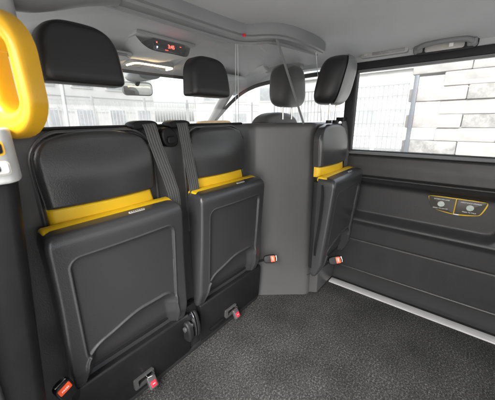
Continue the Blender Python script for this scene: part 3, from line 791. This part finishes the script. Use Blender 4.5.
# cant rail above the window, with lamp and roof handle
cr_ = thing('roof_side_trim', 'light grey roof side trim above the sliding door window', 'trim', (1.66, -.3, 1.38))
ob('trim', prism(smooth_poly([(-.012, -.004), (-.020, .006), (-.045, .040), (-.11, .075), (-.09, .10), (.06, .10), (.06, -.004)], 1), 'xz', -1.6, 2.0, .0), M['liner'], cr_)
hn = thing('assist_handle', 'light grey folding grab handle above the side window', 'handle', (1.637, .175, 1.394), 0)
ob('recess', prism(roundrect(0, 0, .245, .050, .020), 'yz', -.014, .012, .003), M['rubber'], hn)
ob('recess_face', prism(roundrect(-.0, -.004, .150, .030, .010), 'yz', -.0165, .0, .002), M['badge'], hn)
pts = wpath([(-.012, -.112, -.012), (-.034, -.098, .0), (-.040, -.07, .010), (-.042, .0, .014), (-.040, .07, .010), (-.034, .098, .0), (-.012, .112, -.012)])
ob('grip', sweep(pts, circ(.009, 12, .011), up=Vector((0, 0, 1))), M['rail'], hn)
for s_ in (-1, 1): ob('mount', box(-.035, .0, s_ * .100 - .018, s_ * .100 + .018, -.018, .012, .007, 3), M['rail'], hn)
ob('coat_hook', box(-.024, -.016, -.035, -.018, -.010, .006, .002), M['print'], hn)
lm = thing('roof_lamp', 'slim grey roof lamp above the front of the side window', 'lamp', (1.630, .430, 1.405), 0)
ob('bezel', prism(roundrect(0, 0, .225, .034, .010), 'yz', -.018, .01, .003), M['trim'], lm)
ob('lens', prism(roundrect(-.022, 0, .150, .019, .004), 'yz', -.0205, -.0, .001), M['lens'], lm)
ob('switch', prism(roundrect(.085, 0, .018, .018, .003), 'yz', -.0205, 0, .001), M['badge'], lm)

# ------------------------------------------------------------------ front cab
ws = thing('windscreen', 'bright windscreen at the front of the cab', 'windscreen', (0, 0, 0))
bm = bmesh.new(); NX = 16
row0 = []; row1 = []
for i in range(NX + 1):
    s_ = -1 + 2 * i / NX; x = .80 + .80 * s_
    row0.append(bm.verts.new((x + .03 * s_, 2.02 - .10 * s_ * s_, .96))); row1.append(bm.verts.new((x, 1.53 - .07 * s_ * s_, 1.352)))
for i in range(NX): bm.faces.new((row0[i], row0[i + 1], row1[i + 1], row1[i]))
ob('glass', bm, M['glass'], ws)
ob('top_band', sweep([(.80 + .80 * s_, 1.53 - .07 * s_ * s_, 1.351) for s_ in (-1, -.6, -.2, .2, .6, 1)], circ(.012, 8)), M['rubber'], ws)
ap = thing('windscreen_pillar', 'light grey pillar between windscreen and driver door window', 'pillar', (0, 0, 0))
ob('trim', sweep(wpath([(1.66, 1.98, .92), (1.645, 1.75, 1.10), (1.615, 1.58, 1.24), (1.585, 1.44, 1.335), (1.56, 1.30, 1.385), (1.54, 1.1, 1.41)]), circ(.045, 14, .028), up=Vector((0, 0, 1))), M['liner'], ap)
fd = thing('driver_door', 'driver door with dark framed window', 'door', (1.66, 1.1, 0))
ob('panel', box(.0, .08, -.35, .85, -.1, .95, .01), M['door'], fd)
ob('window_seal', sweep(wpath([(.0, .80, .95), (-.005, .62, 1.09), (-.015, .40, 1.235), (-.025, .22, 1.305), (-.03, .0, 1.332), (-.03, -.35, 1.342)]), circ(.013, 8)), M['rubber'], fd)
bm = bmesh.new(); bm.faces.new([bm.verts.new(p) for p in ((.02, -.35, .95), (.02, .80, .95), (-.005, .22, 1.31), (-.01, -.35, 1.345))])
ob('window_glass', bm, M['glass'], fd, smooth=False)
ap2 = thing('cab_side_trim', 'grey roof recess above the driver door window', 'trim', (1.56, 1.0, 1.39))
ob('recess', prism(roundrect(0, 0, .26, .035, .015), 'yz', -.012, .04, .006, 3), M['rail'], ap2)
db = thing('dashboard', 'dark dashboard low in the cab behind the bulkhead', 'dashboard', (.83, 1.9, 0))
ob('body', prism(smooth_poly([(-.35, .45), (-.38, .75), (-.25, .90), (.05, .93), (.25, .94), (.3, .2), (-.2, .2)], 2), 'yz', -.82, .80, .01), M['dark'], db)

mr = thing('rear_view_mirror', 'rear view mirror hanging at the top of the windscreen', 'mirror', (1.015, 1.80, 1.292), R_(0))
mo = Matrix.Rotation(R_(-18), 4, 'Z') @ Matrix.Rotation(R_(2.5), 4, 'X')
o = ob('housing', prism(roundrect(0, 0, .195, .085, .028), 'xz', -.010, .022, .008, 3), M['steelgrey'], mr); o.matrix_basis = mo
o2 = ob('mirror_glass', prism(roundrect(0, 0, .181, .072, .023), 'xz', -.013, -.009, .0), M['mirror'], o, smooth=False)
ob('stem', sweep([(0, .01, .02), (-.02, -.06, .06), (-.05, -.16, .085)], circ(.016, 10)), M['dark'], mr)
ob('sensor_cover', prism(smooth_poly([(-.10, .085), (-.09, .045), (-.05, .035), (.0, .04), (.05, .05), (.07, .085)], 2), 'xz', -.20, -.02, .012, 3), M['rail'], mr)

# overhead console with meter and reading lamps
oc = thing('overhead_console', 'grey overhead console with a red digit meter and lit reading lamp', 'console', (.795, 1.185, 1.398), 0)
def con(s, v):
    # rounded hood: widest at the rear
    x = s * (.140 - .015 * sstep(.1, .5, v)); y = -.105 + v + .05 * s * s
    z = -.056 * (1 - abs(s) ** 5.0) * (1 - .6 * sstep(.12, .5, v)) + .02
    return Vector((x, y, z))
ob('hood', surf(con, dense(40, .5), [.62 * i / 40 for i in range(41)]), M['trim'], oc, sharp=60)
mt = ob('meter', box(-.082, .082, -.09, .05, -.030, .016, .004, 3), M['display'], oc)
def led(txt, size, x, z, material):
    return text(txt, size, Matrix.Translation((x, -.0912, z)) @ Matrix.Rotation(R_(90), 4, 'X'), 'digits', material, mt)
led('3:45', .020, .005, -.006, M['led_red']); led('v', .012, -.066, .002, M['led_red']); led('--', .012, .055, .004, M['led_red'])
led('.....', .014, -.02, -.018, M['led_red']); led('P', .012, -.066, -.018, M['led_blue'])
ob('meter_hood', box(-.150, .150, -.085, .30, .018, .034, .005), M['trim'], oc)
lo_ = ob('lamp_panel', prism(roundrect(0, 0, .24, .16, .03), 'xy', -.050, -.02, .005, 3), M['trim'], oc); lo_.location = (0.075, .22, .012)
ob('lens', prism(roundrect(-.055, 0, .085, .09, .015), 'xy', -.053, -.048, .001), M['lens'], lo_)
ob('lens', prism(roundrect(.055, 0, .085, .09, .015), 'xy', -.053, -.048, .001), M['lens'], lo_)
half = [(-.110, .02, -.052), (-.110, -.045, -.052), (-.105, -.062, -.052), (-.09, -.070, -.052), (.09, -.070, -.052), (.105, -.062, -.052), (.110, -.045, -.052), (.110, .0, -.052)]
ob('light_strip', sweep(half, circ(.0035, 6)), M['led_warm'], lo_)
sv = thing('sun_visor', 'grey sun visor recess left of the overhead console', 'visor', (.52, 1.32, 1.372), 0)
ob('flap', box(-.20, .17, -.09, .09, -.014, .004, .008, 3), M['liner'], sv)
ob('edge', sweep([(-.20, -.09, -.012), (.14, -.09, -.012), (.17, -.06, -.012), (.17, .09, -.012)], circ(.006, 8)), M['rail'], sv)
sv2 = thing('sun_visor', 'grey sun visor right of the overhead console near the pillar', 'visor', (1.33, 1.36, 1.362), 0)
ob('flap', box(-.18, .18, -.09, .09, -.014, .004, .008, 3), M['liner'], sv2)

# ------------------------------------------------------------------ outside
tag(ob('ground', box(-600, 600, -600, 600, -.60, -.50, 0), M['ground'], smooth=False), kind='structure')
def building(name, loc, rz, w, d, h, material, label, rowsz, nwin, winm, roof=True):
    t = thing(name, label, 'building', loc, rz)
    ob('wall', box(-w / 2, w / 2, 0, d, 0, h, 0), material, t, smooth=False)
    for z in rowsz:
        for i in range(nwin):
            x = -w / 2 + (i + .5) * w / nwin
            f = ob('window', box(x - w / nwin * .30, x + w / nwin * .30, -.05, .05, z, z + 1.3, .01), M['render'], t)
            ob('pane', box(x - w / nwin * .25, x + w / nwin * .25, -.07, -.045, z + .1, z + 1.2, 0), winm, f, smooth=False)
    if roof: ob('roof', box(-w / 2 - .2, w / 2 + .2, -.3, d + .2, h, h + .25, .02), M['roofgrey'], t)
    bm = bmesh.new()
    for z in [k * .9 + .4 for k in range(int(h / .9))]: box(-w / 2, w / 2, -.02, .0, z, z + .03, 0, bm=bm)
    ob('band', bm, M['greymet'], t, smooth=False)
    return t
# stacked block wall on the right
bx = 11.2
def blk(y, z, L, Hh, d, material, label):
    b2 = box(-d / 2, d / 2, -L / 2, L / 2, 0, Hh, .035, 2)
    for v in b2.verts: v.co += Vector(mnoise.noise_vector(v.co * 3 + Vector((y, z, 0)))) * .02
    return tag(ob('concrete_block', b2, material, loc=(bx + random.uniform(-.05, .05), y, z), sharp=30), label, 'block', 'pale concrete blocks stacked in the yard')
rows_ = 11
for r in range(rows_):
    y = -7.5 + (.9 if r % 2 else 0)
    while y < 1.6:
        L = 1.55
        stained = (r in (2, 3, 5, 6) and y < -.2) or (r * 7 + int(y * 3)) % 5 == 0
        blk(y, -.5 + r * .42, L - .012, .412, .7, M['stain'] if stained else M['block'], 'grey stained concrete block low in the yard wall outside the side window' if stained else 'white concrete block in the stacked yard wall outside the side window')
        y += L
plh = tag(ob('yard_plinth', box(9.6, 12.4, 1.2, 12, -.5, -.12, .03), M['block']), 'low pale concrete plinth below the white fence', 'plinth')
building('storage_building', (24, 13, -.5), R_(-90), 26, 8, 5.0, M['render'], 'long pale storage building behind the white mesh fence', (1.0,), 9, M['winglass'])
fn = thing('yard_fence', 'white mesh fence standing on the plinth outside the side window', 'fence', (10.6, 4.5, -.12))
bm = bmesh.new()
for i in range(36): box(-.012, .012, -2.6 + i * .15, -2.6 + i * .15 + .03, .0, 2.3, 0, bm=bm)
for z in (.1, .55, 1.0, 1.45, 1.9, 2.25): box(-.02, .02, -2.6, 2.7, z, z + .05, 0, bm=bm)
ob("mesh", bm, M["fencepaint"], fn, smooth=False)
ob('post', box(-.06, .06, -2.85, -2.72, -.0, 2.5, .01), M['bluemet'], fn)
ob('post', box(-.05, .05, 2.7, 2.8, -.0, 2.4, .01), M['greymet'], fn)
tag(ob('bollard', prism(roundrect(7.3, 1.95, .10, .10, .03), 'xy', -.5, .75, .01), M['greymet']), 'thin grey post in the yard in front of the plinth', 'post')
building('warehouse', (6, 19, -.5), R_(8), 13, 8, 6.5, M['render'], 'white warehouse seen through the left part of the windscreen', (1.2, 3.6), 6, M['winglass'])
building('office_building', (21.5, 15.5, -.5), R_(-38), 13, 8, 7.5, M['render'], 'pale building seen through the right part of the windscreen', (1.0, 3.2, 5.4), 5, M['winglass'])
building('brick_building', (-20, 13, -.5), R_(90 + 0), 20, 6, 9, M['brick'], 'red brick building beside the van, seen as a reflection in the clear screen', (1.0, 3.6, 6.2), 6, M['render'])
lp_ = thing('street_pole', 'thin grey street pole standing beyond the left half of the windscreen', 'pole', (3.2, 10.5, -.5))
ob('post', sweep([(0, 0, 0), (.25, 0, 6)], circ(.06, 8), up=Vector((0, 1, 0))), M['greymet'], lp_)
ob('lamp_arm', sweep([(.25, 0, 6), (.9, 0, 6.2)], circ(.04, 8)), M['greymet'], lp_)
sk = thing('blue_container', 'blue and grey gate frame outside the left of the windscreen', 'gate', (2.5, 12.5, -.5), R_(5))
ob('frame', box(-.9, -.75, -.05, .05, 0, 2.7, .01), M['bluemet'], sk)
ob('frame', box(.75, .9, -.05, .05, 0, 2.7, .01), M['greymet'], sk)
ob('panel', box(-.74, .74, -.02, .02, .2, 2.4, .01), M['greymet'], sk)
sk.name = 'yard_gate'
vf = thing('van_fence', 'long pale wire fence across the yard ahead of the windscreen', 'fence', (7, 13, -.5), R_(-12)); vf.name = 'rail_fence'
bm = bmesh.new()
for z in (.15, 1.1, 2.1, 2.5): box(-6.4, 8, -.02, .02, z, z + .05, 0, bm=bm)
for i in range(96): box(-6.4 + i * .15, -6.38 + i * .15, -.03, -.01, .1, 2.55, 0, bm=bm)
ob('rails', bm, M['greymet'], vf, smooth=False)
for i in range(7): ob('post', box(-6.4 + i * 2.3, -6.31 + i * 2.3, -.04, .04, 0, 2.7, .01), M['fencepaint'], vf)

# ------------------------------------------------------------------ light
wd = bpy.data.worlds.new('World'); SC.world = wd; wd.use_nodes = True; t = wd.node_tree
sky = N(t, 'ShaderNodeTexSky'); sky.sky_type = 'NISHITA'; sky.sun_disc = False
EL, AZ = R_(44), R_(246)
sky.sun_elevation = EL; sky.sun_rotation = AZ; sky.dust_density = 4; sky.air_density = 1.0; sky.ozone_density = .6
hs = N(t, 'ShaderNodeHueSaturation'); hs.inputs['Saturation'].default_value = .25
t.links.new(sky.outputs[0], hs.inputs['Color']); t.links.new(hs.outputs[0], t.nodes['Background'].inputs['Color'])
t.nodes['Background'].inputs['Strength'].default_value = .115
sl = bpy.data.lights.new('sun', 'SUN'); sl.energy = 1.5; sl.angle = R_(40); sl.color = (1, .97, .93)
so = bpy.data.objects.new('sun', sl); COL.objects.link(so)
dirv = Vector((math.sin(AZ) * math.cos(EL), math.cos(AZ) * math.cos(EL), math.sin(EL)))
so.rotation_euler = dirv.to_track_quat('Z', 'Y').to_euler()
SC.view_settings.view_transform = 'Standard'; SC.view_settings.look = 'None'; SC.view_settings.gamma = 1
SC.view_settings.exposure = 2.45
SC.render.engine = 'CYCLES'
SC.cycles.max_bounces = 10; SC.cycles.diffuse_bounces = 5; SC.cycles.transparent_max_bounces = 16; SC.cycles.glossy_bounces = 4
SC.cycles.use_denoising = True
